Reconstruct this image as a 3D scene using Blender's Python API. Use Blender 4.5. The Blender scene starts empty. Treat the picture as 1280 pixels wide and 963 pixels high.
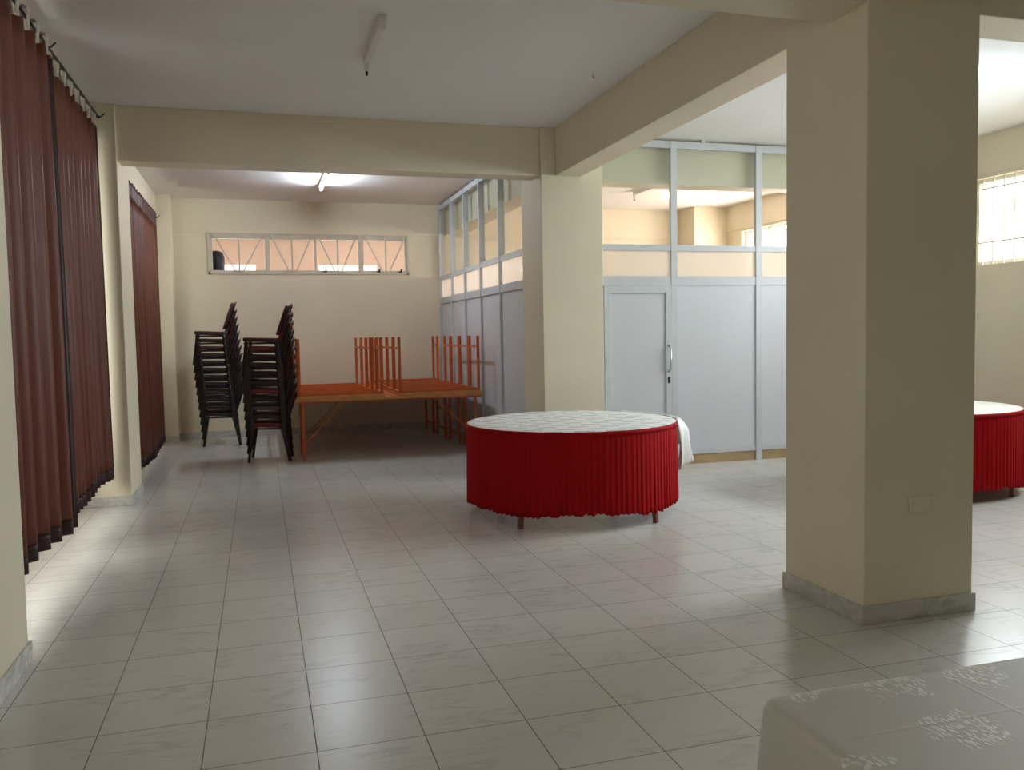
import bpy, bmesh, math, random
from mathutils import Vector, Matrix
random.seed(7)
PI = math.pi
SC = bpy.context.scene
COL = SC.collection

# ------------------------------------------------------------------ helpers
class MB:
    """collects shapes and links them as one mesh object"""
    def __init__(s):
        s.bm = bmesh.new()
    def box(s, x0, x1, y0, y1, z0, z1, bev=0.0):
        g = bmesh.ops.create_cube(s.bm, size=1.0)
        vs = g['verts']
        for v in vs:
            v.co = Vector((x0 + (v.co.x + .5) * (x1 - x0), y0 + (v.co.y + .5) * (y1 - y0), z0 + (v.co.z + .5) * (z1 - z0)))
        if bev > 0:
            es = list({e for v in vs for e in v.link_edges})
            bmesh.ops.bevel(s.bm, geom=es, offset=bev, segments=2, affect='EDGES', profile=0.5)
        return s
    def bar(s, a, b, w, d=None, up=(0, 0, 1)):
        """rectangular bar from a to b, width w, depth d"""
        a = Vector(a); b = Vector(b); d = d or w
        t = (b - a).normalized(); u = Vector(up)
        if abs(t.dot(u)) > .98: u = Vector((0, 1, 0))
        n = t.cross(u).normalized(); m = n.cross(t).normalized()
        vs = []
        for p in (a, b):
            for i, j in ((-1, -1), (1, -1), (1, 1), (-1, 1)):
                vs.append(s.bm.verts.new(p + n * i * w / 2 + m * j * d / 2))
        f = s.bm.faces.new
        f(vs[0:4][::-1]); f(vs[4:8])
        for i in range(4):
            f((vs[i], vs[(i + 1) % 4], vs[4 + (i + 1) % 4], vs[4 + i]))
        return s
    def tube(s, pts, r, n=10, cap=True):
        pts = [Vector(p) for p in pts]; rings = []
        for k, p in enumerate(pts):
            t = (pts[min(k + 1, len(pts) - 1)] - pts[max(k - 1, 0)]).normalized()
            u = Vector((0, 0, 1)) if abs(t.z) < .9 else Vector((1, 0, 0))
            a = t.cross(u).normalized(); b = a.cross(t).normalized()
            rr = r[k] if isinstance(r, (list, tuple)) else r
            rings.append([s.bm.verts.new(p + (a * math.cos(2 * PI * i / n) + b * math.sin(2 * PI * i / n)) * rr) for i in range(n)])
        for k in range(len(rings) - 1):
            for i in range(n):
                fc = s.bm.faces.new((rings[k][i], rings[k][(i + 1) % n], rings[k + 1][(i + 1) % n], rings[k + 1][i])); fc.smooth = True
        if cap:
            s.bm.faces.new(rings[0][::-1]); s.bm.faces.new(rings[-1])
        return s
    def lathe(s, prof, n=48, c=(0, 0)):
        rings = []
        for r, z in prof:
            if r < 1e-6: rings.append([s.bm.verts.new((c[0], c[1], z))])
            else: rings.append([s.bm.verts.new((c[0] + r * math.cos(2 * PI * i / n), c[1] + r * math.sin(2 * PI * i / n), z)) for i in range(n)])
        for k in range(len(rings) - 1):
            a, b = rings[k], rings[k + 1]
            for i in range(n):
                j = (i + 1) % n
                if len(a) == 1 and len(b) == 1: break
                if len(a) == 1: s.bm.faces.new((a[0], b[j], b[i]))
                elif len(b) == 1: s.bm.faces.new((a[i], a[j], b[0]))
                else: s.bm.faces.new((a[i], a[j], b[j], b[i]))
        return s
    def grid(s, fn, nu, nv, closed=False, smooth=True):
        V = [[s.bm.verts.new(fn(i / nu, j / nv)) for j in range(nv + 1)] for i in range(nu + (0 if closed else 1))]
        for i in range(nu):
            i2 = (i + 1) % nu if closed else i + 1
            for j in range(nv):
                f = s.bm.faces.new((V[i][j], V[i2][j], V[i2][j + 1], V[i][j + 1])); f.smooth = smooth
        return s
    def build(s, name, mat, parent=None, solid=0.0, bevel=0.0, smooth=False):
        bmesh.ops.recalc_face_normals(s.bm, faces=s.bm.faces[:])
        me = bpy.data.meshes.new(name); s.bm.to_mesh(me); s.bm.free()
        o = bpy.data.objects.new(name, me); COL.objects.link(o)
        if mat: me.materials.append(mat)
        if parent: o.parent = parent
        if smooth:
            for p in me.polygons: p.use_smooth = True
        if solid:
            m = o.modifiers.new('thickness', 'SOLIDIFY'); m.thickness = solid; m.offset = 0
        if bevel:
            m = o.modifiers.new('edge', 'BEVEL'); m.width = bevel; m.segments = 2; m.limit_method = 'ANGLE'
        return o

def tag(o, label, cat, group=None):
    o['label'] = label; o['category'] = cat
    if group: o['group'] = group
    return o
def empty(name, loc=(0, 0, 0), rz=0):
    o = bpy.data.objects.new(name, None); o.empty_display_size = .1
    COL.objects.link(o); o.location = loc; o.rotation_euler = (0, 0, rz); return o
def struct(o):
    o['kind'] = 'structure'; return o
def copy_tree(o, parent=None):
    c = o.copy(); COL.objects.link(c)
    if parent: c.parent = parent
    for ch in list(o.children): copy_tree(ch, c)
    return c

# ------------------------------------------------------------------ materials
def new_mat(name):
    m = bpy.data.materials.new(name); m.use_nodes = True
    nt = m.node_tree; nt.nodes.clear()
    out = nt.nodes.new('ShaderNodeOutputMaterial')
    return m, nt, out
def N(nt, t, **kw):
    n = nt.nodes.new(t)
    for k, v in kw.items():
        if k in n.inputs.keys(): n.inputs[k].default_value = v
        else: setattr(n, k, v)
    return n
def mapping(nt, scale=(1, 1, 1), rot=(0, 0, 0), world=False):
    if world:
        g = N(nt, 'ShaderNodeNewGeometry'); src = g.outputs['Position']
    else:
        g = N(nt, 'ShaderNodeTexCoord'); src = g.outputs['Object']
    mp = N(nt, 'ShaderNodeMapping'); mp.inputs['Scale'].default_value = scale; mp.inputs['Rotation'].default_value = rot
    nt.links.new(src, mp.inputs['Vector']); return mp.outputs['Vector']
def mat_plain(name, rgb, rough=.5, metal=0, var=.06, scale=6, bump=0.0, spec=.5, sheen=0, coat=0):
    m, nt, out = new_mat(name); L = nt.links.new
    b = N(nt, 'ShaderNodeBsdfPrincipled', Roughness=rough, Metallic=metal)
    b.inputs['Specular IOR Level'].default_value = spec
    if sheen: b.inputs['Sheen Weight'].default_value = sheen
    if coat: b.inputs['Coat Weight'].default_value = coat
    v = mapping(nt)
    n = N(nt, 'ShaderNodeTexNoise', Scale=scale, Detail=4.0); L(v, n.inputs['Vector'])
    r = N(nt, 'ShaderNodeValToRGB')
    r.color_ramp.elements[0].color = (*[c * (1 - var) for c in rgb], 1)
    r.color_ramp.elements[1].color = (*[min(1, c * (1 + var)) for c in rgb], 1)
    r.color_ramp.elements[0].position = .3; r.color_ramp.elements[1].position = .7
    L(n.outputs['Fac'], r.inputs['Fac']); L(r.outputs['Color'], b.inputs['Base Color'])
    if bump:
        n2 = N(nt, 'ShaderNodeTexNoise', Scale=scale * 12, Detail=3.0); L(v, n2.inputs['Vector'])
        bp = N(nt, 'ShaderNodeBump', Strength=bump, Distance=.01); L(n2.outputs['Fac'], bp.inputs['Height']); L(bp.outputs['Normal'], b.inputs['Normal'])
    L(b.outputs['BSDF'], out.inputs['Surface']); return m

WALL = mat_plain('cream_wall_paint', (.725, .665, .515), .55, var=.03, scale=1.5, bump=.06, spec=.3)
WALL2 = mat_plain('peach_wall_paint', (.74, .60, .52), .7, var=.03, scale=1.5, bump=.05, spec=.2)
CEIL = mat_plain('white_ceiling_paint', (.81, .80, .785), .8, var=.02, scale=1.0, bump=.04, spec=.2)
ALU = mat_plain('pale_grey_aluminium', (.55, .58, .61), .38, metal=0, var=.03, scale=8, spec=.6)
PANEL = mat_plain('white_laminate_panel', (.60, .62, .66), .33, var=.02, scale=2, spec=.5)
CREAMFRAME = mat_plain('cream_painted_steel', (.60, .56, .46), .5, var=.04, scale=10)
TAN = mat_plain('tan_wood_board', (.42, .29, .15), .5, var=.12, scale=5)
ORANGE = mat_plain('orange_painted_steel', (.50, .108, .019), .42, var=.12, scale=9)
ORWOOD = mat_plain('orange_stained_board', (.46, .102, .021), .45, var=.18, scale=5)
PLYEDGE = mat_plain('varnished_board_edge', (.62, .30, .10), .45, var=.15, scale=9)
DARKMETAL = mat_plain('dark_brown_steel', (.022, .012, .010), .35, var=.15, scale=20)
MAROON = mat_plain('dark_maroon_upholstery', (.060, .012, .012), .7, var=.15, scale=30, sheen=.2)
CRIMSON = mat_plain('crimson_upholstery', (.17, .012, .026), .7, var=.15, scale=30, sheen=.2)
GREYUP = mat_plain('grey_brown_upholstery', (.085, .062, .06), .7, var=.15, scale=30, sheen=.2)
BLACKUP = mat_plain('blackish_brown_upholstery', (.030, .012, .011), .7, var=.15, scale=30, sheen=.2)
LEGWOOD = mat_plain('red_brown_table_leg', (.17, .055, .03), .45, var=.15, scale=12)
TABLETOP = mat_plain('brown_table_board', (.30, .17, .09), .5, var=.2, scale=6)
CHROME = mat_plain('brushed_metal', (.62, .63, .65), .28, metal=1, var=.05, scale=20)
BLACK = mat_plain('black_plastic', (.015, .015, .016), .45, var=.1, scale=20)
NAVY = mat_plain('dark_navy_plastic', (.014, .013, .035), .4, var=.1, scale=10)
PLATE = mat_plain('cream_plastic', (.72, .66, .47), .35, var=.02, scale=10)
BATTEN = mat_plain('white_enamel', (.72, .71, .69), .4, var=.02, scale=10)
TABRIBBON = mat_plain('pale_ribbon', (.55, .50, .44), .8, var=.06, scale=30)

def mat_skirting():
    m, nt, out = new_mat('grey_marble_skirting'); L = nt.links.new
    b = N(nt, 'ShaderNodeBsdfPrincipled', Roughness=.22)
    v = mapping(nt, (3, 3, 6), (0.3, .5, .4), world=True)
    n = N(nt, 'ShaderNodeTexNoise', Scale=2.2, Detail=6.0, Distortion=1.5); L(v, n.inputs['Vector'])
    r = N(nt, 'ShaderNodeValToRGB'); cr = r.color_ramp
    cr.elements[0].position = .3; cr.elements[0].color = (.42, .41, .38, 1)
    cr.elements[1].position = .6; cr.elements[1].color = (.58, .57, .54, 1)
    e = cr.elements.new(.47); e.color = (.50, .49, .46, 1)
    L(n.outputs['Fac'], r.inputs['Fac']); L(r.outputs['Color'], b.inputs['Base Color'])
    L(b.outputs['BSDF'], out.inputs['Surface']); return m
SKIRTING = mat_skirting()

def mat_floor():
    m, nt, out = new_mat('glossy_marble_floor_tiles'); L = nt.links.new
    b = N(nt, 'ShaderNodeBsdfPrincipled'); b.inputs['Specular IOR Level'].default_value = .5
    g = N(nt, 'ShaderNodeNewGeometry')
    off = N(nt, 'ShaderNodeVectorMath', operation='SUBTRACT'); off.inputs[1].default_value = (.152, .307, 0)
    L(g.outputs['Position'], off.inputs[0])
    br = N(nt, 'ShaderNodeTexBrick', Scale=1.0)
    br.offset = 0; br.squash = 1
    br.inputs['Brick Width'].default_value = .4; br.inputs['Row Height'].default_value = .4
    br.inputs['Mortar Size'].default_value = .0022; br.inputs['Mortar Smooth'].default_value = .15
    br.inputs['Color1'].default_value = (.575, .562, .535, 1); br.inputs['Color2'].default_value = (.61, .597, .57, 1)
    br.inputs['Mortar'].default_value = (.10, .085, .07, 1)
    L(off.outputs[0], br.inputs['Vector'])
    # veins: thin diagonal strokes, the same direction on every tile
    sep = N(nt, 'ShaderNodeVectorMath', operation='SCALE'); sep.inputs['Scale'].default_value = 2.5; L(off.outputs[0], sep.inputs[0])
    fl = N(nt, 'ShaderNodeVectorMath', operation='FLOOR'); L(sep.outputs[0], fl.inputs[0])
    wn = N(nt, 'ShaderNodeTexWhiteNoise'); L(fl.outputs[0], wn.inputs['Vector'])
    sc2 = N(nt, 'ShaderNodeVectorMath', operation='SCALE'); sc2.inputs['Scale'].default_value = 7.0; L(wn.outputs['Color'], sc2.inputs[0])
    ad = N(nt, 'ShaderNodeVectorMath', operation='ADD'); L(off.outputs[0], ad.inputs[0]); L(sc2.outputs[0], ad.inputs[1])
    mp = N(nt, 'ShaderNodeMapping'); mp.inputs['Rotation'].default_value = (0, 0, math.radians(-28)); mp.inputs['Scale'].default_value = (1.3, 6.0, 1)
    L(ad.outputs[0], mp.inputs['Vector'])
    nz = N(nt, 'ShaderNodeTexNoise', Scale=1.6, Detail=5.0, Roughness=.55, Distortion=.6); L(mp.outputs['Vector'], nz.inputs['Vector'])
    r = N(nt, 'ShaderNodeValToRGB'); cr = r.color_ramp
    cr.elements[0].position = .455; cr.elements[0].color = (0, 0, 0, 1)
    cr.elements[1].position = .545; cr.elements[1].color = (0, 0, 0, 1)
    e = cr.elements.new(.5); e.color = (1, 1, 1, 1)
    L(nz.outputs['Fac'], r.inputs['Fac'])
    nm = N(nt, 'ShaderNodeTexNoise', Scale=4.0, Detail=2.0); L(ad.outputs[0], nm.inputs['Vector'])
    rm = N(nt, 'ShaderNodeValToRGB'); rm.color_ramp.elements[0].position = .45; rm.color_ramp.elements[1].position = .62
    L(nm.outputs['Fac'], rm.inputs['Fac'])
    mul = N(nt, 'ShaderNodeMath', operation='MULTIPLY'); L(r.outputs['Color'], mul.inputs[0]); L(rm.outputs['Color'], mul.inputs[1])
    mul2 = N(nt, 'ShaderNodeMath', operation='MULTIPLY'); mul2.inputs[1].default_value = .42; L(mul.outputs[0], mul2.inputs[0])
    mx = N(nt, 'ShaderNodeMixRGB'); mx.inputs['Color2'].default_value = (.36, .355, .33, 1)
    L(mul2.outputs[0], mx.inputs['Fac']); L(br.outputs['Color'], mx.inputs['Color1'])
    L(mx.outputs['Color'], b.inputs['Base Color'])
    rg = N(nt, 'ShaderNodeMapRange'); rg.inputs['To Min'].default_value = .27; rg.inputs['To Max'].default_value = .65
    L(br.outputs['Fac'], rg.inputs['Value']); L(rg.outputs[0], b.inputs['Roughness'])
    bp = N(nt, 'ShaderNodeBump', Strength=.25, Distance=.002); bp.invert = True
    L(br.outputs['Fac'], bp.inputs['Height']); L(bp.outputs['Normal'], b.inputs['Normal'])
    L(b.outputs['BSDF'], out.inputs['Surface']); return m
FLOOR = mat_floor()

def mat_glass(name, frost=0.0):
    m, nt, out = new_mat(name); L = nt.links.new
    t = N(nt, 'ShaderNodeBsdfTransparent'); t.inputs['Color'].default_value = (.95, .97, .96, 1)
    g = N(nt, 'ShaderNodeBsdfGlossy', Roughness=.02)
    fr = N(nt, 'ShaderNodeFresnel', IOR=1.45)
    ge = N(nt, 'ShaderNodeNewGeometry')              # reflect on the entering face only (a thin pane)
    om = N(nt, 'ShaderNodeMath', operation='SUBTRACT'); om.inputs[0].default_value = 1.0; L(ge.outputs['Backfacing'], om.inputs[1])
    fm = N(nt, 'ShaderNodeMath', operation='MULTIPLY'); L(fr.outputs[0], fm.inputs[0]); L(om.outputs[0], fm.inputs[1])
    mx = N(nt, 'ShaderNodeMixShader'); L(fm.outputs[0], mx.inputs[0]); L(t.outputs[0], mx.inputs[1]); L(g.outputs[0], mx.inputs[2])
    sh = mx
    if frost:
        v = mapping(nt); n = N(nt, 'ShaderNodeTexNoise', Scale=60.0, Detail=2.0); L(v, n.inputs['Vector'])
        bp = N(nt, 'ShaderNodeBump', Strength=.2, Distance=.003); L(n.outputs['Fac'], bp.inputs['Height'])
        tr = N(nt, 'ShaderNodeBsdfTranslucent'); tr.inputs['Color'].default_value = (.92, .91, .87, 1)
        L(bp.outputs['Normal'], tr.inputs['Normal'])
        df = N(nt, 'ShaderNodeBsdfDiffuse'); df.inputs['Color'].default_value = (.6, .6, .57, 1)
        m1 = N(nt, 'ShaderNodeMixShader'); m1.inputs[0].default_value = .2; L(tr.outputs[0], m1.inputs[1]); L(df.outputs[0], m1.inputs[2])
        m2 = N(nt, 'ShaderNodeMixShader'); m2.inputs[0].default_value = frost; L(mx.outputs[0], m2.inputs[1]); L(m1.outputs[0], m2.inputs[2])
        sh = m2
    L(sh.outputs[0], out.inputs['Surface']); return m
GLASS = mat_glass('clear_window_glass')
FROST = mat_glass('frosted_glass', .88)

def mat_curtain(name, rgb, trans=.16):
    m, nt, out = new_mat(name); L = nt.links.new
    b = N(nt, 'ShaderNodeBsdfPrincipled', Roughness=.45); b.inputs['Sheen Weight'].default_value = .06
    b.inputs['Sheen Roughness'].default_value = .4; b.inputs['Specular IOR Level'].default_value = .25
    v = mapping(nt, (60, 60, 260)); n = N(nt, 'ShaderNodeTexNoise', Scale=2.0, Detail=3.0); L(v, n.inputs['Vector'])
    r = N(nt, 'ShaderNodeValToRGB'); r.color_ramp.elements[0].color = (*[c * .85 for c in rgb], 1); r.color_ramp.elements[1].color = (*[c * 1.15 for c in rgb], 1)
    L(n.outputs['Fac'], r.inputs['Fac']); L(r.outputs['Color'], b.inputs['Base Color'])
    bp = N(nt, 'ShaderNodeBump', Strength=.04, Distance=.001); L(n.outputs['Fac'], bp.inputs['Height']); L(bp.outputs['Normal'], b.inputs['Normal'])
    t = N(nt, 'ShaderNodeBsdfTranslucent'); t.inputs['Color'].default_value = (min(1, rgb[0] * 4), rgb[1] * 3, rgb[2] * 2.6, 1)
    mx = N(nt, 'ShaderNodeMixShader'); mx.inputs[0].default_value = trans
    L(b.outputs[0], mx.inputs[1]); L(t.outputs[0], mx.inputs[2]); L(mx.outputs[0], out.inputs['Surface']); return m
CURTAIN = mat_curtain('brown_satin_curtain', (.140, .046, .028), .10)
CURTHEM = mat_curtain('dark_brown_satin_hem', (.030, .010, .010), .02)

def mat_red():
    m, nt, out = new_mat('red_pleated_polyester'); L = nt.links.new
    b = N(nt, 'ShaderNodeBsdfPrincipled', Roughness=.7); b.inputs['Specular IOR Level'].default_value = .08
    v = mapping(nt, (1, 1, .15)); n = N(nt, 'ShaderNodeTexNoise', Scale=30.0, Detail=3.0); L(v, n.inputs['Vector'])
    r = N(nt, 'ShaderNodeValToRGB'); r.color_ramp.elements[0].color = (.31, .0035, .005, 1); r.color_ramp.elements[1].color = (.38, .005, .009, 1)
    L(n.outputs['Fac'], r.inputs['Fac']); L(r.outputs['Color'], b.inputs['Base Color'])
    L(b.outputs[0], out.inputs['Surface']); return m
RED = mat_red()

def mat_damask():
    """white cloth with staggered grey woven motifs"""
    m, nt, out = new_mat('white_damask_cloth'); L = nt.links.new
    b = N(nt, 'ShaderNodeBsdfPrincipled', Roughness=.6)
    v = mapping(nt, (1, 1, 1), (0, 0, math.radians(12)))
    br = N(nt, 'ShaderNodeTexBrick', Scale=1.0); br.offset = .5
    br.inputs['Brick Width'].default_value = .25; br.inputs['Row Height'].default_value = .15
    br.inputs['Mortar Size'].default_value = .052; br.inputs['Mortar Smooth'].default_value = .25
    br.inputs['Color1'].default_value = br.inputs['Color2'].default_value = (1, 1, 1, 1); br.inputs['Mortar'].default_value = (0, 0, 0, 1)
    n = N(nt, 'ShaderNodeTexNoise', Scale=22.0, Detail=3.0); L(v, n.inputs['Vector'])
    vm = N(nt, 'ShaderNodeVectorMath', operation='MULTIPLY_ADD'); L(n.outputs['Color'], vm.inputs[0]); vm.inputs[1].default_value = (.05, .05, 0); L(v, vm.inputs[2])
    L(vm.outputs[0], br.inputs['Vector'])
    r = N(nt, 'ShaderNodeValToRGB'); r.color_ramp.elements[0].position = .25; r.color_ramp.elements[1].position = .9
    r.color_ramp.elements[0].color = (.90, .91, .915, 1); r.color_ramp.elements[1].color = (.58, .61, .62, 1)
    L(br.outputs['Color'], r.inputs['Fac']); L(r.outputs['Color'], b.inputs['Base Color'])
    L(b.outputs[0], out.inputs['Surface']); return m
DAMASK = mat_damask()
PALECLOTH = mat_plain('pale_cream_cloth', (.56, .565, .49), .6, var=.05, scale=14)

def mat_lace():
    """beige cloth with clusters of small pale woven leaves and two fold creases"""
    m, nt, out = new_mat('beige_cloth_with_woven_flowers'); L = nt.links.new
    b = N(nt, 'ShaderNodeBsdfPrincipled', Roughness=.5); b.inputs['Sheen Weight'].default_value = .2
    v = mapping(nt, (1, 1, 1), world=False)
    vc = N(nt, 'ShaderNodeTexVoronoi', Scale=4.3); vc.inputs['Randomness'].default_value = .55; L(v, vc.inputs['Vector'])
    nz = N(nt, 'ShaderNodeTexNoise', Scale=16.0, Detail=3.0); L(v, nz.inputs['Vector'])
    a1 = N(nt, 'ShaderNodeMath', operation='MULTIPLY_ADD'); L(nz.outputs['Fac'], a1.inputs[0]); a1.inputs[1].default_value = .55; L(vc.outputs['Distance'], a1.inputs[2])
    r1 = N(nt, 'ShaderNodeValToRGB'); r1.color_ramp.elements[0].position = .56; r1.color_ramp.elements[0].color = (1, 1, 1, 1)
    r1.color_ramp.elements[1].position = .62; r1.color_ramp.elements[1].color = (0, 0, 0, 1); L(a1.outputs[0], r1.inputs['Fac'])
    vl = N(nt, 'ShaderNodeTexVoronoi', Scale=105.0); vl.inputs['Randomness'].default_value = 1
    mp = N(nt, 'ShaderNodeMapping'); mp.inputs['Scale'].default_value = (1, .6, 1); mp.inputs['Rotation'].default_value = (0, 0, .7); L(v, mp.inputs['Vector']); L(mp.outputs[0], vl.inputs['Vector'])
    r2 = N(nt, 'ShaderNodeValToRGB'); r2.color_ramp.elements[0].position = .38; r2.color_ramp.elements[0].color = (1, 1, 1, 1)
    r2.color_ramp.elements[1].position = .55; r2.color_ramp.elements[1].color = (0, 0, 0, 1); L(vl.outputs['Distance'], r2.inputs['Fac'])
    mu = N(nt, 'ShaderNodeMath', operation='MULTIPLY'); L(r1.outputs['Color'], mu.inputs[0]); L(r2.outputs['Color'], mu.inputs[1])
    mx = N(nt, 'ShaderNodeMixRGB'); mx.inputs['Color1'].default_value = (.42, .39, .345, 1); mx.inputs['Color2'].default_value = (.60, .575, .53, 1)
    L(mu.outputs[0], mx.inputs['Fac']); L(mx.outputs['Color'], b.inputs['Base Color'])
    bp = N(nt, 'ShaderNodeBump', Strength=.25, Distance=.003); L(mu.outputs[0], bp.inputs['Height']); L(bp.outputs['Normal'], b.inputs['Normal'])
    L(b.outputs[0], out.inputs['Surface']); return m
LACE = mat_lace()

def mat_emit(name, rgb, s):
    m, nt, out = new_mat(name)
    e = N(nt, 'ShaderNodeEmission', Strength=s); e.inputs['Color'].default_value = (*rgb, 1)
    nt.links.new(e.outputs[0], out.inputs['Surface']); return m

# ------------------------------------------------------------------ dimensions
H = 3.63           # ceiling
BZ = 3.14          # underside of the beams
XL, XR = -1.75, 7.86
YF, YB = -3.2, 13.78
# ------------------------------------------------------------------ setting
struct(MB().box(XL - .2, XR + .2, YF - .2, YB + .2, -.15, 0).build('floor', FLOOR))
struct(MB().box(XL - .2, XR + .2, YF - .2, YB + .2, H, H + .15).build('ceiling', CEIL))

def wall_x(name, x0, x1, y0, y1, holes, z0=0, z1=H, mat=WALL, extra=None):
    """wall in a plane of constant x, holes = [(ya, yb, za, zb)] sorted by y"""
    m = MB(); y = y0
    for a, b, c, d in holes:
        m.box(x0, x1, y, a, z0, z1); m.box(x0, x1, a, b, z0, c); m.box(x0, x1, a, b, d, z1); y = b
    m.box(x0, x1, y, y1, z0, z1)
    if extra: extra(m)
    return struct(m.build(name, mat))
def wall_y(name, y0, y1, x0, x1, holes, z0=0, z1=H, mat=WALL, extra=None):
    m = MB(); x = x0
    for a, b, c, d in holes:
        m.box(x, a, y0, y1, z0, z1); m.box(a, b, y0, y1, z0, c); m.box(a, b, y0, y1, d, z1); x = b
    m.box(x, x1, y0, y1, z0, z1)
    if extra: extra(m)
    return struct(m.build(name, mat))

LW = [(.6, 2.4, 1.9, 3.02), (4.75, 8.15, .45, 3.02), (9.6, 12.6, .9, 2.9)]  # first opening is added out of view to let in soft fill light
RW = [(4.5, 7.91, 2.19, 3.16), (9.75, 12.75, 2.19, 3.16)]
BW = (-.67, 2.34, 2.53, 3.115)
wall_x('wall_left', XL - .2, XL, YF - .2, YB + .2, LW)
wall_x('wall_right', XR, XR + .2, YF - .2, YB + .2, RW,
       extra=lambda m: m.box(XR - .02, XR, YF, YB, 3.20, H))
wall_y('wall_back', YB, YB + .2, XL, XR, [BW], extra=lambda m: m.box(XL, XR, YB - .015, YB, 3.125, H))
wall_y('wall_front', YF - .2, YF, XL, XR, [])

# piers and columns
def pier(name, x0, x1, y0, y1, mat=WALL):
    return struct(MB().box(x0, x1, y0, y1, 0, H, .006).build(name, mat))
pier('column', 2.905, 3.59, 3.575, 4.245)
pier('column', 2.845, 3.525, 8.42, 9.10)
pier('pier', XL, -1.10, 3.75, 4.455)
pier('pier', XL, -1.17, 8.42, 9.13)
pier('pier', XL, -1.185, 13.42, YB)
pier('pier', 7.22, XR, 13.2, YB)
# beams
def beam(*b):
    return struct(MB().box(*b, .005).build('beam', WALL))
beam(XL, 2.845, 8.46, 8.74, BZ, H)             # across the left bay
beam(3.525, XR, 8.69, 8.97, BZ, H)             # on behind the partition
beam(3.0, 3.28, 4.245, 8.42, BZ, H)            # lengthwise
beam(3.0, 3.28, 9.10, YB - .016, BZ, H)
beam(3.0, 3.28, YF, 3.575, BZ, H)
beam(3.59, XR - .021, 3.58, 3.87, 3.10, H)
beam(XL, 2.905, 3.58, 3.87, 3.10, H)
beam(XL, -1.375, 4.455, 8.42, 3.26, H)          # lintels over the curtained windows
beam(XL, -1.375, 9.13, 13.42, 3.12, H)

# baseboards
def base(name, *boxes):
    m = MB()
    for b in boxes: m.box(*b, .003)
    return struct(m.build(name, SKIRTING))
sk, sh = .014, .095
def around(x0, x1, y0, y1):
    return [(x0 - sk, x1 + sk, y0 - sk, y0, 0, sh), (x0 - sk, x1 + sk, y1, y1 + sk, 0, sh),
            (x0 - sk, x0, y0, y1, 0, sh), (x1, x1 + sk, y0, y1, 0, sh)]
base('baseboard_column', *around(2.905, 3.59, 3.575, 4.245))
base('baseboard_far_column', (2.845 - sk, 3.525, 8.42 - sk, 8.42, 0, sh), (2.845 - sk, 2.845, 8.42, 9.10, 0, sh))
base('baseboard_left',
     (XL, -1.10 + sk, 4.455, 4.455 + sk, 0, sh), (-1.10, -1.10 + sk, 3.75, 4.455, 0, sh),
     (XL, -1.17 + sk, 8.42 - sk, 8.42, 0, sh), (-1.17, -1.17 + sk, 8.42, 9.13, 0, sh), (XL, -1.17 + sk, 9.13, 9.13 + sk, 0, sh),
     (XL, -1.185 + sk, 13.42 - sk, 13.42, 0, sh), (-1.185, -1.185 + sk, 13.42, YB, 0, sh),
     (XL, XL + sk, 4.47, 8.40, 0, sh), (XL, XL + sk, 9.15, 13.40, 0, sh))
base('baseboard_back', (-1.17, 2.83, YB - sk, YB, 0, sh))
base('baseboard_right', (XR - sk, XR, YF, 8.58, 0, sh))

# ------------------------------------------------------------------ windows
def win_back():
    x0, x1, z0, z1 = BW; y = YB - .012
    w = struct(MB().box(x0, x1, y, y + .05, z0, z0 + .03).box(x0, x1, y, y + .05, z1 - .075, z1).box(x0, x0 + .035, y, y + .05, z0 + .03, z1 - .075).box(x1 - .035, x1, y, y + .05, z0 + .03, z1 - .075).build('window_1', CREAMFRAME))
    MB().box(x0 - .03, x0, YB - .025, YB + .2, z0 - .03, z1 + .03).box(x1, x1 + .03, YB - .025, YB + .2, z0 - .03, z1 + .03).box(x0, x1, YB - .025, YB + .2, z1, z1 + .012).box(x0 - .03, x1 + .03, YB - .025, YB + .2, z0 - .03, z0).build('surround', CREAMFRAME, w)
    def X(px): return -.657 * 1.0095 + (px - 262) * (2.985 * 1.0095) / 246
    for px, wd, dp in ((330, .07, .10), (389, .035, .05), (447, .08, .10)):
        MB().box(X(px) - wd / 2, X(px) + wd / 2, y - .02, y - .02 + dp, z0, z1).build('mullion', CREAMFRAME, w)
    secs = [(264.5, 327), (333, 387), (391, 443), (450.5, 507)]
    for a, b in secs:
        MB().box(X(a) + .01, X(b) - .01, y + .02, y + .026, z0 + .03, z1 - .07).build('pane', GLASS, w)
        mid = (X(a) + X(b)) / 2
        g = MB(); yb = y - .03
        g.bar((mid, yb, z0), (mid, yb, z1), .026)
        g.bar((X(a) + .02, yb, z1 - .02), (mid - .05, yb, z0 + .005), .020)
        g.bar((X(b) - .02, yb, z1 - .02), (mid + .05, yb, z0 + .005), .020)
        g.build('burglar_bar', CREAMFRAME, w)
    for px in (402, 470.5, 499):
        MB().box(X(px) - .012, X(px) + .012, y - .018, y, z0 + .0, z0 + (.10 if px < 450 else .06), .004).bar((X(px), y - .02, z0 + .01), (X(px) - .04, y - .02, z0 + .01), .02).build('stay_handle', BLACK, w)
win_back()
tag(MB().lathe([(.0, 2.532), (.115, 2.532), (.125, 2.55), (.13, 2.70), (.125, 2.80), (.10, 2.86), (.05, 2.885), (.0, 2.89)], 32, (-.60, YB + .33)).build('plastic_container', NAVY, smooth=True),
    'dark navy round-topped container outside the left end of the high window', 'container')
struct(MB().box(-1.2, 2.9, YB + .2, YB + .55, 2.45, 2.53).build('window_ledge', CREAMFRAME))

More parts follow.
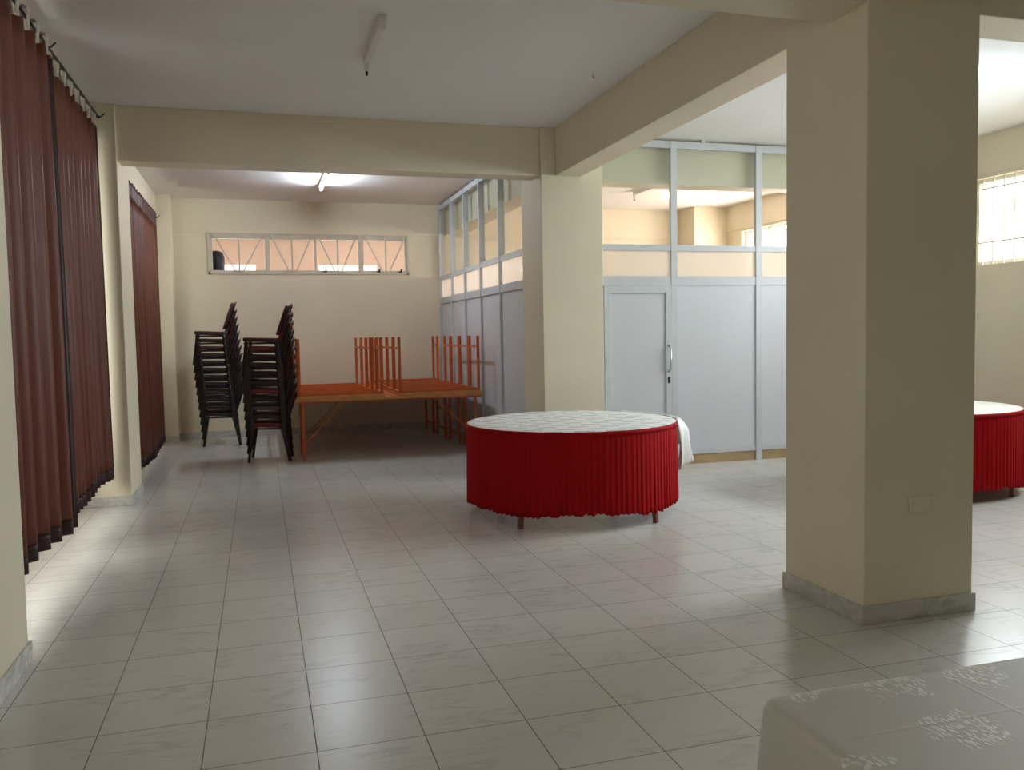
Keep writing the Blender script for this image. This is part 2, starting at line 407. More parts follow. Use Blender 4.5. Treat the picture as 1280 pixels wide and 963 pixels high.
def win_side(name, x, y0, y1, z0, z1, inward, bars, ndiv, frame=ALU, barm=CREAMFRAME):
    s = inward
    f = MB(); t = .045; a, b = sorted((x, x + s * .05))
    f.box(a, b, y0, y1, z0, z0 + t).box(a, b, y0, y1, z1 - t, z1).box(a, b, y0, y0 + t, z0 + t, z1 - t).box(a, b, y1 - t, y1, z0 + t, z1 - t)
    w = struct(f.build(name, frame))
    for k in range(1, ndiv):
        yy = y0 + (y1 - y0) * k / ndiv
        MB().box(a, b, yy - .025, yy + .025, z0 + t, z1 - t).build('mullion', frame, w)
    for k in range(ndiv):
        ya = y0 + (y1 - y0) * k / ndiv; yb = y0 + (y1 - y0) * (k + 1) / ndiv
        MB().box(x + s * .022, x + s * .028, ya + .02, yb - .02, z0 + .02, z1 - .02).build('pane', GLASS, w)
    if bars:
        g = MB(); xb = x + s * .10; n = int((y1 - y0) / .14)
        for k in range(1, n):
            yy = y0 + (y1 - y0) * k / n
            g.bar((xb, yy, z0), (xb, yy, z1), .012)
        for zz in (z0 + .25, z1 - .12): g.bar((xb, y0, zz), (xb, y1, zz), .014)
        g.build('burglar_bars', barm, w)
    return w
for i, (a, b, c, d) in enumerate(RW): win_side('window_%d' % (i + 2), XR + .12, a, b, c, d, -1, True, 4, CREAMFRAME)
for i, (a, b, c, d) in enumerate(LW): win_side('window_%d' % (i + 4), XL - .12, a, b, c, d, 1, False, 4)  # the nearest is the added fill opening, never in view

# ------------------------------------------------------------------ the hall beyond the high window
YH = 19.0
HW = [(-1.32, -.02, 1.2, 3.07), (1.30, 2.55, 1.2, 3.07)]
struct(MB().box(-5, 9, YB + .2, YH + .2, -.15, 0).build('floor_next_room', FLOOR))
struct(MB().box(-5, 9, YB + .2, YH + .2, H, H + .15).build('ceiling_next_room', WALL2))
wall_y('wall_next_room_far', YH, YH + .2, -5, 9, HW, mat=WALL2)
wall_x('wall_next_room_left', -5.2, -5, YB + .2, YH + .2, [], mat=WALL2)
wall_x('wall_next_room_right', 9, 9.2, YB + .2, YH + .2, [(14.6, 18.4, .6, 3.1)], mat=WALL2)
wall_y('wall_next_room_near', YB + .201, YB + .215, -5, XL - .201, [], mat=WALL2)
wall_y('wall_next_room_near_side', YB + .201, YB + .215, XR + .201, 9, [], mat=WALL2)

# ------------------------------------------------------------------ glazed partitions
ZR1, ZR2 = (2.02, 2.115), (2.40, 2.465)
def partition_side():
    """runs away from the camera, from the far column to the back wall"""
    x0, x1 = 2.86, 2.94; xc = 2.90; y0, y1 = 9.10, YB - .016
    r = empty('glazed_partition', (0, 0, 0))
    tag(r, 'white panelled partition with a glazed top behind the orange tables', 'partition')
    ys = [9.13, 10.149, 11.10, 12.0, 12.86, 13.735]
    for y in ys: MB().box(x0, x1, y - .023, y + .023, 0, 3.60).build('post', ALU, r)
    for za, zb in (ZR1, ZR2, (3.53, 3.60), (.0, .07)):
        m = MB()
        for a, b in zip(ys[:-1], ys[1:]): m.box(x0 + .008, x1 - .008, a + .023, b - .023, za, zb)
        m.build('rail', ALU, r)
    for a, b in zip(ys[:-1], ys[1:]):
        MB().box(xc - .008, xc + .008, a + .02, b - .02, .07, ZR1[0]).build('panel', PANEL, r)
        MB().box(xc - .003, xc + .003, a + .02, b - .02, ZR1[1], ZR2[0]).build('frosted_pane', FROST, r)
        MB().box(xc - .003, xc + .003, a + .02, b - .02, ZR2[1], 3.53).build('clear_pane', GLASS, r)
    for y in (9.6, 11.5, 13.2): MB().box(xc - .02, xc + .02, y, y + .05, 3.60, H).build('ceiling_bracket', ALU, r)
partition_side()
def partition_front():
    y0, y1 = 8.60, 8.65; yc = 8.625
    r = empty('glazed_partition', (0, 0, 0))
    tag(r, 'white panelled partition with a grey door and glazed top between two columns', 'partition')
    xs = [3.56, 4.455, 5.528, 6.60, 7.66]
    for x in xs: MB().box(x - .036, x + .036, y0, y1, 0, 3.60).build('post', ALU, r)
    for za, zb in (ZR1, ZR2, (3.525, 3.60)):
        m = MB()
        for a, b in zip(xs[:-1], xs[1:]): m.box(a + .036, b - .036, y0 + .006, y1 - .006, za, zb)
        m.build('rail', ALU, r)
    m = MB()
    for a, b in zip(xs[1:-1], xs[2:]): m.box(a + .036, b - .036, y0 + .006, y1 - .006, .11, .16)
    m.build('rail', ALU, r)
    for k, (a, b) in enumerate(zip(xs[:-1], xs[1:])):
        if k: MB().box(a + .03, b - .03, yc - .008, yc + .008, .16, ZR1[0]).build('panel', PANEL, r)
        MB().box(a + .03, b - .03, yc - .003, yc + .003, ZR1[1], ZR2[0]).build('frosted_pane', FROST, r)
        MB().box(a + .03, b - .03, yc - .003, yc + .003, ZR2[1], 3.525).build('clear_pane', GLASS, r)
        if k: MB().box(a + .036, b - .036, yc - .01, yc + .012, 0, .11).build('kick_board', TAN, r)
    MB().box(7.70, XR - .021, y0, y1, 0, 3.60).build('end_panel', PANEL, r)
    for x in (4.80, 6.1, 7.2): MB().box(x, x + .05, yc - .02, yc + .02, 3.60, H).build('ceiling_bracket', ALU, r)
    # door
    xa, xb = 3.60, 4.415
    d = struct(MB().box(xa + .004, xa + .075, y0 - .012, y0 + .03, .01, 2.018, .004).box(xb - .075, xb - .004, y0 - .012, y0 + .03, .01, 2.018, .004)
               .box(xa + .075, xb - .075, y0 - .012, y0 + .03, 1.93, 2.018, .004).box(xa + .075, xb - .075, y0 - .012, y0 + .03, .01, .12, .004).build('door_1', ALU))
    MB().box(xa + .075, xb - .075, y0 + .004, y0 + .02, .12, 1.93).build('panel', PANEL, d)
    xh = xb - .042
    MB().tube([(xh, y0 - .012, 1.06), (xh, y0 - .055, 1.08), (xh, y0 - .055, 1.33), (xh, y0 - .012, 1.35)], .011).build('pull_handle', CHROME, d)
    MB().box(xh - .014, xh + .014, y0 - .02, y0 - .012, .93, 1.0, .003).build('lock', BLACK, d)
partition_front()

# ------------------------------------------------------------------ fluorescent fittings
def batten(x, y0, y1, lit, label, color=(.82, .93, 1.04), power=40, extra=True):
    r = empty('fluorescent_fitting', (x, (y0 + y1) / 2, H)); tag(r, label, 'ceiling light', 'fluorescent battens on the ceiling')
    l = (y1 - y0) / 2
    MB().box(-.026, .026, -l, l, -.055, 0, .004).build('batten', BATTEN, r)
    for s in (-1, 1):
        MB().box(-.016, .016, s * l - .018, s * l + .018, -.105, -.03, .004).build('lamp_holder', BATTEN, r)
    if lit:
        MB().tube([(0, -l + .012, -.085), (0, l - .012, -.085)], .0145, 12).build('tube', mat_emit('lit_tube_glow', color, power), r)
    else:
        h = MB().box(-.009, .009, l + .0, l + .018, -.135, -.105, .003).build('starter', BLACK, r)
    return r
G = dict(R1=7.0, R2=11.5, L0=.85, L1=.9, L2=.12, NR=.7, T2=102, T3=28, W=1.4)   # strength of each light source
batten(.855, 5.72, 6.62, False, 'unlit fluorescent batten on the ceiling in front of the cross beam')
batten(.89, 10.90, 12.12, True, 'lit fluorescent tube on the ceiling above the orange tables', power=G['T2'])
def bulb(x, y):
    r = empty('ceiling_bulb', (x, y, H)); tag(r, 'lit round bulb on the ceiling behind the big square column', 'ceiling light')
    MB().lathe([(0, 0), (.05, 0), (.05, -.02), (.026, -.03), (.024, -.085), (0, -.085)], 24).build('bulb_holder', BATTEN, r)
    MB().lathe([(0, -.086), (.022, -.087), (.05, -.105), (.068, -.14), (.07, -.155), (.06, -.19), (.035, -.215), (0, -.223)], 24).build('bulb', mat_emit('lit_bulb_glow', (.82, .93, 1.04), G['T3']), r, smooth=True)
bulb(5.72, 5.92)
batten(5.55, 11.0, 12.0, False, 'unlit fluorescent batten seen through the clear glass above the door')
hk = MB().tube([(0, 0, 0), (0, 0, -.02), (.006, 0, -.032), (.014, 0, -.03), (.016, 0, -.02)], .003, 6).build('ceiling_hook', BLACK)
hk.location = (2.70, 6.62, H); tag(hk, 'tiny dark hook in the ceiling beside the lengthwise beam', 'hook')

# socket plate on the column
sp = empty('blank_wall_plate', (3.25, 3.575, .597)); tag(sp, 'cream blank socket plate low on the big square column', 'socket plate')
MB().box(-.073, .073, -.009, 0, -.043, .043, .004).build('plate', PLATE, sp)
for s in (-1, 1): MB().tube([(s * .058, -.009, 0), (s * .058, -.0115, 0)], .005, 10).build('screw', CHROME, sp)

# ------------------------------------------------------------------ curtains
def curtain(name, label, X, y0, y1, z0, z1, nf, seed, amp=.045, tabs=0, head=0.0, sides=(False, False), lean=0.0):
    rnd = random.Random(seed)
    ph = [rnd.uniform(-.5, .5) for _ in range(nf + 3)]
    am = [rnd.uniform(.65, 1.2) for _ in range(nf + 3)]
    def wob(u, z):
        t = u * nf; k = int(t); f = t - k
        a = am[k] * (1 - f) + am[k + 1] * f; p = ph[k] * (1 - f) + ph[k + 1] * f
        g = (z1 - z) / (z1 - z0)
        aa = amp * a * (.55 + .65 * g)
        s = math.sin(2 * PI * t + p * (.6 + .8 * g))
        return aa * (s + .16 * math.sin(4 * PI * t + p * 2 + 1.0))
    def pos(u, z, dx=0.0):
        g = (z1 - z) / (z1 - z0)
        y = y0 + (y1 - y0) * u + .012 * math.sin(2 * PI * u * nf + 1.2) * (.4 + g) + lean * g * g * u
        x = X + wob(u, z) + dx + .018 * math.sin(u * 5 + seed) * g
        return Vector((x, y, z))
    def ztop(u):
        if not tabs: return z1
        return z1 - .035 * abs(math.sin(PI * u * tabs))
    hem = .095
    nu = nf * 16
    zb = lambda u: z0 + .012 * math.sin(u * 9 + seed)
    r = empty(name, (0, 0, 0)); tag(r, label, 'curtain', 'brown curtains on the left wall')
    MB().grid(lambda u, v: pos(u, zb(u) + hem + (ztop(u) - head - zb(u) - hem) * v), nu, 26).build('fabric', CURTAIN, r, solid=.003)
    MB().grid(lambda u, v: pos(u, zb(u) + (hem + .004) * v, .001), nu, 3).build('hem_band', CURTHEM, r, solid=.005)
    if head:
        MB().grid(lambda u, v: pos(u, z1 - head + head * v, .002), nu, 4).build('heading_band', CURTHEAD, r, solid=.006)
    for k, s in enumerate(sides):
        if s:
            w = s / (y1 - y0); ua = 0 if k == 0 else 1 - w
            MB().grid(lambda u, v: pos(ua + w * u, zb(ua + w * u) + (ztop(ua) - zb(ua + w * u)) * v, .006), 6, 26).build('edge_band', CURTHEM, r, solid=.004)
    for k in range(tabs):
        u = (k + .5) / tabs if k else .5 / tabs
        y = y0 + (y1 - y0) * u; zt = z1 - .03
        m = MB(); rr = .022; zc = z1 + .075
        pts = [(X + .012, zt)] + [(X + rr * math.cos(a), zc + rr * math.sin(a)) for a in [PI * i / 8 for i in range(9)]] + [(X - .012, zt)]
        hw = .035
        m.grid(lambda a, b: Vector((pts[round(a * (len(pts) - 1))][0], y - hw + 2 * hw * b, pts[round(a * (len(pts) - 1))][1])), len(pts) - 1, 1)
        m.build('tab', TABRIBBON, r, solid=.003)
    return r
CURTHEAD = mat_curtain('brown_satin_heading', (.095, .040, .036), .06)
XC = -1.30
curtain('curtain', 'brown satin curtain with a dark hem, nearest the left foreground pier', XC + .02, 4.52, 6.42, .275, 3.43, 7, 3, amp=.055, tabs=8, sides=(False, .07), lean=-.18)
curtain('curtain', 'brown satin curtain with tight pleats against the middle left pier', XC - .02, 6.46, 8.35, .285, 3.43, 11, 8, amp=.036, tabs=8, sides=(.05, .06))
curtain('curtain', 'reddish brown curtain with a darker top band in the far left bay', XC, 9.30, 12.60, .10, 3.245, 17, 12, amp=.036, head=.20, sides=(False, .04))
def rod(y0, y1, z, label, hooks):
    r = empty('curtain_rod', (XC, y0, z)); tag(r, label, 'curtain rod')
    MB().tube([(0, 0, 0), (0, y1 - y0, 0)], .011, 10).build('rod', DARKMETAL, r)
    for y in hooks:
        MB().tube([(-.07, y - y0, .05), (-.02, y - y0, .045), (0, y - y0, -.018), (.03, y - y0, -.012), (.06, y - y0, .02)], .006, 6).build('bracket', DARKMETAL, r)
    for yy in (-.02, y1 - y0 + .02):
        MB().lathe([(0, -.018), (.016, -.008), (.016, .008), (0, .018)], 12).build('finial', DARKMETAL, r, smooth=True).location = (0, yy, 0)
rod(4.50, 8.37, 3.503, 'thin dark curtain rod above the two near curtains', (4.9, 6.46, 8.34))
rod(9.25, 12.68, 3.20, 'short curtain rod behind the far curtain heading', (9.4, 12.64))

# ------------------------------------------------------------------ round tables
def round_table(cx, cy, label, angs, legmat, rr=.86):
    r = empty('round_table', (cx, cy, 0)); tag(r, label, 'table')
    MB().lathe([(0, .728), (.86, .728), (.88, .735), (.88, .752), (.87, .757), (0, .757)], 72).build('table_top', TABLETOP, r)
    for a in angs:
        a = math.radians(a); x, y = rr * math.cos(a), rr * math.sin(a)
        x1, y1 = .80 * math.cos(a), .80 * math.sin(a)
        MB().bar((x, y, 0), (x1, y1, .73), .034, .034, up=(math.cos(a), math.sin(a), 0)).build('leg', legmat, r)
    for k in range(2):
        m = MB()
        a, b = math.radians(angs[2 * k]), math.radians(angs[2 * k + 1])
        m.bar((.80 * math.cos(a), .80 * math.sin(a), .70), (.80 * math.cos(b), .80 * math.sin(b), .70), .03)
        m.build('leg_rail', legmat, r)
    return r
def skirt(cx, cy, label, a0, a1, z0, seed, flare=.008, R=.886):
    rnd = random.Random(seed); a0, a1 = math.radians(a0), math.radians(a1)
    n = int((a1 - a0) / math.radians(3.0))
    am = [rnd.uniform(.5, 1.3) for _ in range(n + 3)]; ph = [rnd.uniform(-.7, .7) for _ in range(n + 3)]
    zz = [rnd.uniform(-.010, .010) for _ in range(n + 3)]
    def fn(u, v):
        t = u * n; k = int(t); f = t - k
        a = am[k] * (1 - f) + am[k + 1] * f; p = ph[k] * (1 - f) + ph[k + 1] * f
        g = 1 - v
        w = .0046 * a * (.2 + g ** .8) * (math.sin(2 * PI * t + p) + .25 * math.sin(4 * PI * t + p * 2))
        if g < .04: w *= .3
        rad = R + .004 + flare * g + w
        an = a0 + (a1 - a0) * u
        zb = z0 - .032 * (1 - math.cos(an + 1.9)) + zz[k] * (1 - f) + zz[k + 1] * f + .014 * math.sin(5 * an + seed) - .003 * math.sin(2 * PI * t + p)
        return Vector((rad * math.cos(an), rad * math.sin(an), zb + (.762 - zb) * v))
    r = empty('table_skirt', (cx, cy, 0)); tag(r, label, 'table skirt')
    MB().grid(fn, n * 10, 16).build('pleated_cloth', RED, r, solid=.003)
    MB().grid(lambda u, v: Vector(((R + .008) * math.cos(a0 + (a1 - a0) * u), (R + .008) * math.sin(a0 + (a1 - a0) * u), .722 + .040 * v)), 90, 1).build('waistband', RED, r, solid=.005)
    return r
T1 = (2.54, 6.82); T2 = (5.94, 6.62)
round_table(*T1, 'round folding table under a red skirt in the middle of the floor', (-138, -61, 42, 119), LEGWOOD, .87)
skirt(*T1, 'red pleated skirt around the round table in the middle', -212, -25, .115, 4)
def top_cloth(cx, cy, label, mat, drape=None, R=.886):
    m = MB(); z = .764
    m.lathe([(0, z), (.5, z), (R - .02, z), (R, z - .004), (R + .004, z - .016)], 120)
    o = m.build('tablecloth', mat, None, solid=.003, smooth=True); o.location = (cx, cy, 0)
    tag(o, label, 'tablecloth'); return o
def drape1():
    """the cloth's long side hanging over the right edge of the round table"""
    c = top_cloth(*T1, 'white damask tablecloth hanging over the right edge of the round table', DAMASK)
    A0, A1 = math.radians(-25), math.radians(36)
    def zl(u):
        return .762 - (.40 * max(0, 1 - (u / .42)) ** .55 + .18 * math.sin(PI * min(1, u * 1.0)) + .03 * math.sin(u * 31))
    def fn(u, v):
        a = A0 + (A1 - A0) * u
        s = 1 - v
        z = .765 + (zl(u) - .765) * max(0, s * 1.08 - .08)
        rad = .888 + .125 * min(1, s * 3.2) ** .6 * min(1, .12 + u * 6, (1 - u) * 5) + .040 * s * math.sin(u * 34 + 2.5 * s) + .016 * math.sin(u * 62) * s
        return Vector((rad * math.cos(a), rad * math.sin(a), z))
    MB().grid(fn, 110, 14).build('hanging_fold', DAMASK, c, solid=.003)
drape1()
round_table(*T2, 'round folding table under a red skirt behind the big column', (-63.6, -143, 27, 117), LEGWOOD, .845)
skirt(*T2, 'red pleated skirt around the round table by the right wall', -220, 40, .10, 9)
top_cloth(*T2, 'plain pale cloth on the round table by the right wall', PALECLOTH)

# ------------------------------------------------------------------ foreground table and cloth
ft = empty('rectangular_table', (.965, .72, 0)); tag(ft, 'table hidden under the flowered cloth in the bottom right corner', 'table')
FL_, FD = 1.8, .77
MB().box(.02, FL_ - .02, .02, FD - .02, .725, .75, .004).build('table_top', TABLETOP, ft)
for x in (.06, FL_ - .06):
    for y in (.06, FD - .06): MB().box(x - .02, x + .02, y - .02, y + .02, 0, .725).build('leg', LEGWOOD, ft)
MB().box(.06, FL_ - .06, .05, .07, .66, .725).box(.06, FL_ - .06, FD - .07, FD - .05, .66, .725).build('apron', LEGWOOD, ft)
def lace_cloth():
    W, D, rc, drop = FL_, FD, .035, .55
    # outline of a rounded rectangle
    def outline(t, off):
        r = rc + off; per = [W - 2 * rc, PI / 2 * 1, D - 2 * rc, PI / 2]
        L = [W - 2 * rc, .35, D - 2 * rc, .35, W - 2 * rc, .35, D - 2 * rc, .35]; tot = sum(L); s = t * tot; k = 0
        while k < 7 and s > L[k]: s -= L[k]; k += 1
        f = s / L[k]
        cs = [(W - rc, rc), (W - rc, D - rc), (rc, D - rc), (rc, rc)]
        if k % 2 == 1:
            c = cs[(k - 1) // 2]; a = -PI / 2 + (PI / 2) * ((k - 1) // 2) + f * PI / 2
            return c[0] + r * math.cos(a), c[1] + r * math.sin(a)
        if k == 0: return rc + f * (W - 2 * rc), rc - r
        if k == 2: return W - rc + r, rc + f * (D - 2 * rc)
        if k == 4: return W - rc - f * (W - 2 * rc), D - rc + r
        return rc - r, D - rc - f * (D - 2 * rc)
    bm = MB(); n = 220
    levels = []
    zt = .757
    for q, (off, z) in enumerate([(-.03, zt), (-.008, zt), (.004, zt - .004), (.010, zt - .016)] + [(.012 + .06 * (k / 12) ** 1.1, zt - .016 - drop * k / 12) for k in range(1, 13)]):
        ring = []
        g = max(0, (q - 3) / 12)
        for i in range(n):
            t = i / n
            w = g * (.030 * math.sin(2 * PI * t * 17 + .8) + .012 * math.sin(2 * PI * t * 41 + g * 2))
            x, y = outline(t, off + w)
            ring.append(bm.bm.verts.new((x, y, z)))
        levels.append(ring)
    for k in range(len(levels) - 1):
        for i in range(n):
            f = bm.bm.faces.new((levels[k][i], levels[k][(i + 1) % n], levels[k + 1][(i + 1) % n], levels[k + 1][i])); f.smooth = True
    # the flat top with two raised fold creases
    bm.bm.faces.new(levels[0])
    o = bm.build('lace_tablecloth', LACE, None, solid=.002); o.location = (.965, .72, 0)
    for (x0, x1, y0, y1) in ((.04, W - .04, .560, .576), (.425, .441, .04, D - .04)):
        MB().grid(lambda u, v: Vector((x0 + (x1 - x0) * u, y0 + (y1 - y0) * v, zt + .0006 + .0008 * (math.sin(PI * v) if (y1 - y0) < .1 else math.sin(PI * u)))), 6, 6).build('fold_crease', LACE, o)
    tag(o, 'beige cloth with woven flower clusters over the bottom right table', 'tablecloth')
lace_cloth()

# ------------------------------------------------------------------ orange tables
def orange_table(L, ya, yb, label, group, Hh=.76, inset=.045, d0=None, d1=None, braces=False):
    """table standing on z=0; origin at the front-left floor corner; legs at local y = ya / yb"""
    r = empty('folding_table'); tag(r, label, 'table', group)
    d0 = ya - .05 if d0 is None else d0; d1 = yb + .05 if d1 is None else d1
    MB().box(0, L, d0, d1, Hh - .022, Hh, .003).build('table_top', ORWOOD, r)
    for a, b in ((d0 - .012, d0), (d1, d1 + .012)): MB().box(0, L, a, b, Hh - .034, Hh - .001).build('edge_lipping', PLYEDGE, r)
    m = MB()
    for k in range(3):
        y = d0 + .04 + (d1 - d0 - .08) * k / 2
        m.box(.02, L - .02, y - .016, y + .016, Hh - .056, Hh - .022)
    for x in (.03, L - .03): m.box(x - .016, x + .016, d0 + .02, d1 - .02, Hh - .056, Hh - .022)
    m.build('underframe', ORANGE, r)
    for x in (inset, L - inset):
        for y in (ya, yb): MB().box(x - .017, x + .017, y - .017, y + .017, 0, Hh - .056, .004).build('leg', ORANGE, r)
        MB().box(x - .012, x + .012, ya, yb, .125, .155).build('cross_bar', ORANGE, r)
        s = 1 if x < L / 2 else -1
        for y in (ya, yb) if braces else ():
            MB().bar((x + s * .01, y, .20), (x + s * .52, y, Hh - .05), .014).build('brace', ORANGE, r)
    return r
ORD = ['front', 'second', 'third', 'fourth', 'fifth']
GB = 'orange tables standing on the floor'; GU = 'orange tables stacked upside down'
X0, X1 = .395, 2.755
yy = 10.69
for k in range(4):
    lab = ['orange folding table standing in front, carrying upturned tables', 'orange folding table on its legs, second row from the front',
           'orange folding table on its legs, third row from the front', 'orange folding table on its legs, against the back wall'][k]
    t = orange_table(X1 - X0, 0, .60, lab, GB, inset=(.09, .135, .17, .20)[k], braces=(k == 0))
    t.location = (X0, yy + .755 * k, 0)
def upturned(xa, xb, y_a, y_b, label, gap_a=.045, gap_b=.045):
    L = xb - xa
    t = orange_table(L, 0, y_b - y_a, label, GU, Hh=.735, inset=.035, d0=-gap_a, d1=y_b - y_a + gap_b)
    # turned over about its length: local y runs backwards
    t.rotation_euler = (PI, 0, 0); t.location = (xa, y_b, .7615 + .735)
for k, (a, b) in enumerate(((10.64, 11.09), (11.15, 11.67), (11.73, 12.24), (12.30, 12.68), (13.25, 13.59))):
    upturned(1.645, 2.735, a, b, 'orange table upside down in the right row, ' + ['at the front', 'second from the front', 'third from the front', 'fourth from the front', 'farthest back'][k], .018, .018 if k != 3 else .2)
for k, (a, b) in enumerate(((10.64, 11.09), (11.15, 11.67), (11.73, 12.24), (12.30, 12.95))):
    xs = .055 if k else 0
    upturned(.415 - xs, 1.485 - xs, a, b, 'orange table upside down in the left row, ' + ['at the front', 'second from the front', 'third from the front', 'farthest back'][k], .018, .018)

# ------------------------------------------------------------------ stacking chairs
SEATM = {}
def chair_proto(mat_seat, key):
    """faces -x; width along y; floor at z=0"""
    r = empty('banquet_chair')
    w = .205                                     # half width of the frame
    f = .016
    # padded seat
    def pad(u, v):
        return None
    m = MB().box(-.235, .205, -.215, .215, .418, .470, .018)
    for v in m.bm.verts:
        k = (v.co.x + .235) / .44
        v.co.z += .012 * (1 - k) - .006 * k
    s = m.build('seat', mat_seat, r, smooth=False)
    # back pad, leaning back
    def bx(z): return .175 + (z - .47) * .35
    m = MB()
    def back(u, v):
        z = .50 + .36 * v; hw = .195 * (1 - .28 * max(0, v - .72) / .28)
        return z, hw
    prof = [(.50, .165), (.56, .195), (.70, .20), (.80, .190), (.85, .165), (.868, .11)]
    ringsF, ringsB = [], []
    for z, hw in prof:
        x = bx(z)
        ringsF.append([m.bm.verts.new((x - .046 + .014 * abs(t) ** 3, hw * t, z + .006)) for t in (-1, -.6, -.2, .2, .6, 1)])
        ringsB.append([m.bm.verts.new((x + .010, hw * t, z)) for t in (-1, -.6, -.2, .2, .6, 1)])
    for R_ in (ringsF, ringsB):
        for i in range(len(prof) - 1):
            for j in range(5): m.bm.faces.new((R_[i][j], R_[i][j + 1], R_[i + 1][j + 1], R_[i + 1][j]))
    for i in range(len(prof) - 1):
        m.bm.faces.new((ringsF[i][0], ringsF[i + 1][0], ringsB[i + 1][0], ringsB[i][0]))
        m.bm.faces.new((ringsF[i][5], ringsB[i][5], ringsB[i + 1][5], ringsF[i + 1][5]))
    for j in range(5):
        m.bm.faces.new((ringsF[0][j], ringsB[0][j], ringsB[0][j + 1], ringsF[0][j + 1]))
        m.bm.faces.new((ringsF[-1][j], ringsF[-1][j + 1], ringsB[-1][j + 1], ringsB[-1][j]))
    m.build('backrest', mat_seat, r)
    # frame
    m = MB()
    for y in (-w, w):
        m.bar((-.225, y, .408), (.19, y, .404), .018, .022)
    m.bar((-.20, -w, .408), (-.20, w, .408), .018).bar((.17, -w, .404), (.17, w, .404), .018)
    m.build('seat_frame', DARKMETAL, r)
    for y in (-w - .008, w + .008):
        MB().tube([(-.19, y, .44), (-.195, y, .40), (-.255, y, .0)], [.021, .021, .018], 8).build('leg', DARKMETAL, r)
        MB().tube([(.150, y, .44), (.17, y, .36), (.235, y, .0)], [.030, .028, .020], 8).build('leg', DARKMETAL, r)
    m = MB()
    pts = [(.165, -w - .008, .43)] + [(bx(z) + .018, -hw - .012, z) for z, hw in prof] + [(bx(.885) + .018, 0, .885)] + [(bx(z) + .018, hw + .012, z) for z, hw in reversed(prof)] + [(.165, w + .008, .43)]
    m.tube(pts, .011, 8); m.build('back_frame', DARKMETAL, r)
    return r
protos = {k: chair_proto(m, k) for k, m in (('m', MAROON), ('c', CRIMSON), ('g', GREYUP), ('b', BLACKUP))}
used = set()
ORDN = ['lowest', 'second', 'third', 'fourth', 'fifth', 'sixth', 'seventh', 'eighth', 'ninth', 'tenth', 'eleventh', 'twelfth']
CN = {'m': 'dark maroon', 'c': 'crimson', 'g': 'grey-brown', 'b': 'dark brown'}
def stack(x, y, rz, kinds, pitch, shift, where, group):
    n = len(kinds)
    for i, k in enumerate(kinds):
        o = protos[k] if k not in used else copy_tree(protos[k])
        used.add(k)
        c, s = math.cos(rz), math.sin(rz)
        o.location = (x + shift * i * c, y + shift * i * s, pitch * i); o.rotation_euler = (0, 0, rz)
        pos = 'lowest' if i == 0 else ('topmost' if i == n - 1 else ORDN[i] + ' from the floor')
        tag(o, '%s seated chair, %s in the stack %s' % (CN[k], pos, where), 'chair', group)
stack(-.545, 12.86, math.radians(2), 'bbbbbbbbbmbm', .1045, -.0085, 'beside the left curtain', 'chairs in the stack beside the curtain')
stack(.105, 10.98, math.radians(-6), 'cbgbcbbbbcm', .1045, -.004, 'next to the orange tables', 'chairs in the stack next to the orange tables')

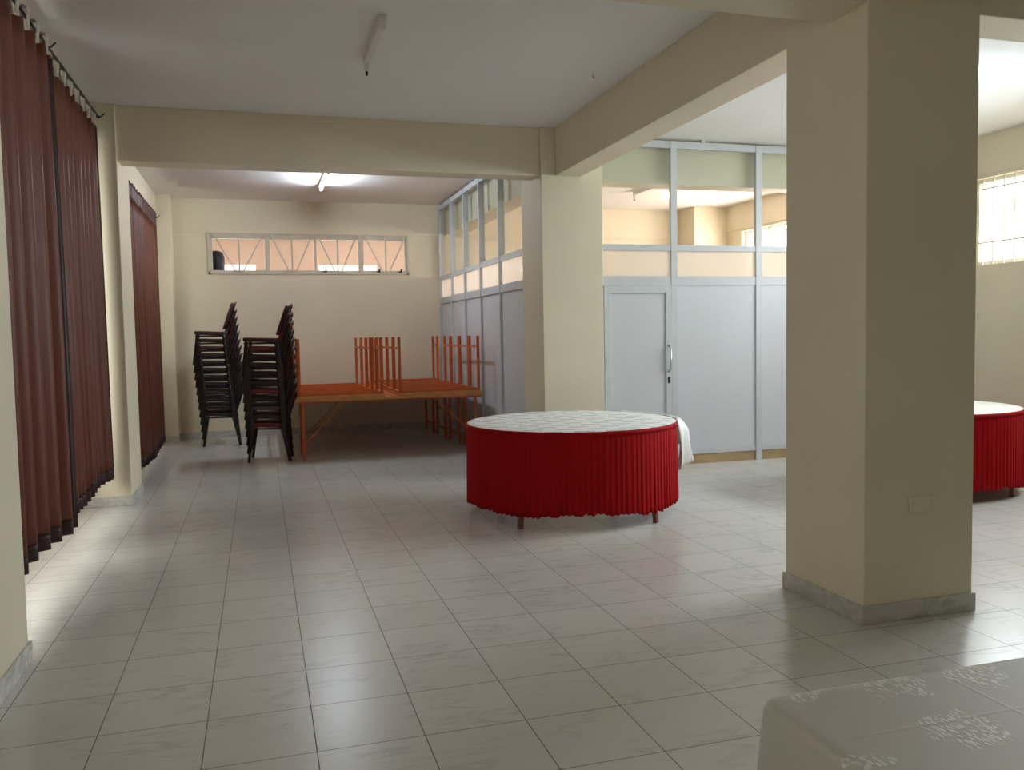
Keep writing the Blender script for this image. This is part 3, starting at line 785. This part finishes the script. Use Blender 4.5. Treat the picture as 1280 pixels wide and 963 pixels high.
# ------------------------------------------------------------------ light
def area(name, loc, rot, sx, sy, radiance, color):
    l = bpy.data.lights.new(name, 'AREA'); l.shape = 'RECTANGLE'; l.size = sx; l.size_y = sy
    l.energy = radiance * sx * sy * PI; l.color = color
    o = bpy.data.objects.new(name, l); COL.objects.link(o); o.location = loc; o.rotation_euler = rot; o['kind'] = 'helper'; return o
DAY = (.90, .965, 1.04)
def side_light(hole, x, sign, rad, color=DAY, tilt=0.0, spread=180):
    a, b, c, d = hole
    o = area('daylight', (x, (a + b) / 2, (c + d) / 2), (0, sign * (PI / 2 - tilt), 0), d - c, b - a, rad, color)
    o.data.spread = math.radians(spread)
side_light(RW[0], XR + .26, 1, G['R1'], DAY, math.radians(21), 128)
side_light(RW[1], XR + .26, 1, G['R2'], (1, .77, .72), math.radians(-14))
for hole, rad in zip(LW, (G['L0'], G['L1'], G['L2'])): side_light(hole, XL - .19, -1, rad, DAY)  # the first is fill light behind the added opening
for a, b, c, d in HW:
    area('daylight', ((a + b) / 2, YH + .19, (c + d) / 2), (-PI / 2, 0, 0), b - a, d - c, 6 * G['NR'], DAY)
side_light((14.6, 18.4, .6, 3.1), 9.19, 1, 3.5 * G['NR'], DAY)

w = bpy.data.worlds.new('sky'); SC.world = w; w.use_nodes = True
bg = w.node_tree.nodes['Background']; bg.inputs['Color'].default_value = (1, .90, .77, 1); bg.inputs['Strength'].default_value = G['W']

# ------------------------------------------------------------------ camera
F, RX, RY, RZ = 1062.43, .0604803, .2878539, -.0181430
cx_, sx_, cy_, sy_, cz_, sz_ = math.cos(RX), math.sin(RX), math.cos(RY), math.sin(RY), math.cos(RZ), math.sin(RZ)
yaw = Matrix(((cy_, -sy_, 0), (sy_, cy_, 0), (0, 0, 1))); B = Matrix(((1, 0, 0), (0, 0, -1), (0, 1, 0)))
P = Matrix(((1, 0, 0), (0, cx_, -sx_), (0, sx_, cx_))); Zm = Matrix(((cz_, -sz_, 0), (sz_, cz_, 0), (0, 0, 1)))
M = Zm @ P @ B @ yaw
Rm = Matrix((M[0], -M[1], -M[2])).transposed()
cam = bpy.data.cameras.new('camera'); cam.sensor_width = 36; cam.sensor_fit = 'HORIZONTAL'; cam.lens = F / 1280 * 36; cam.clip_start = .03
co = bpy.data.objects.new('camera', cam); COL.objects.link(co)
co.matrix_world = Matrix.Translation((0, 0, 1.51484)) @ Rm.to_4x4()
SC.camera = co

SC.view_settings.view_transform = 'Standard'; SC.view_settings.look = 'None'
SC.view_settings.exposure = 1.42; SC.view_settings.gamma = 1.0; SC.view_settings.use_curve_mapping = False
SC.cycles.use_denoising = True
SC.cycles.max_bounces = 14; SC.cycles.diffuse_bounces = 8; SC.cycles.transparent_max_bounces = 16
SC.cycles.caustics_reflective = False; SC.cycles.caustics_refractive = False
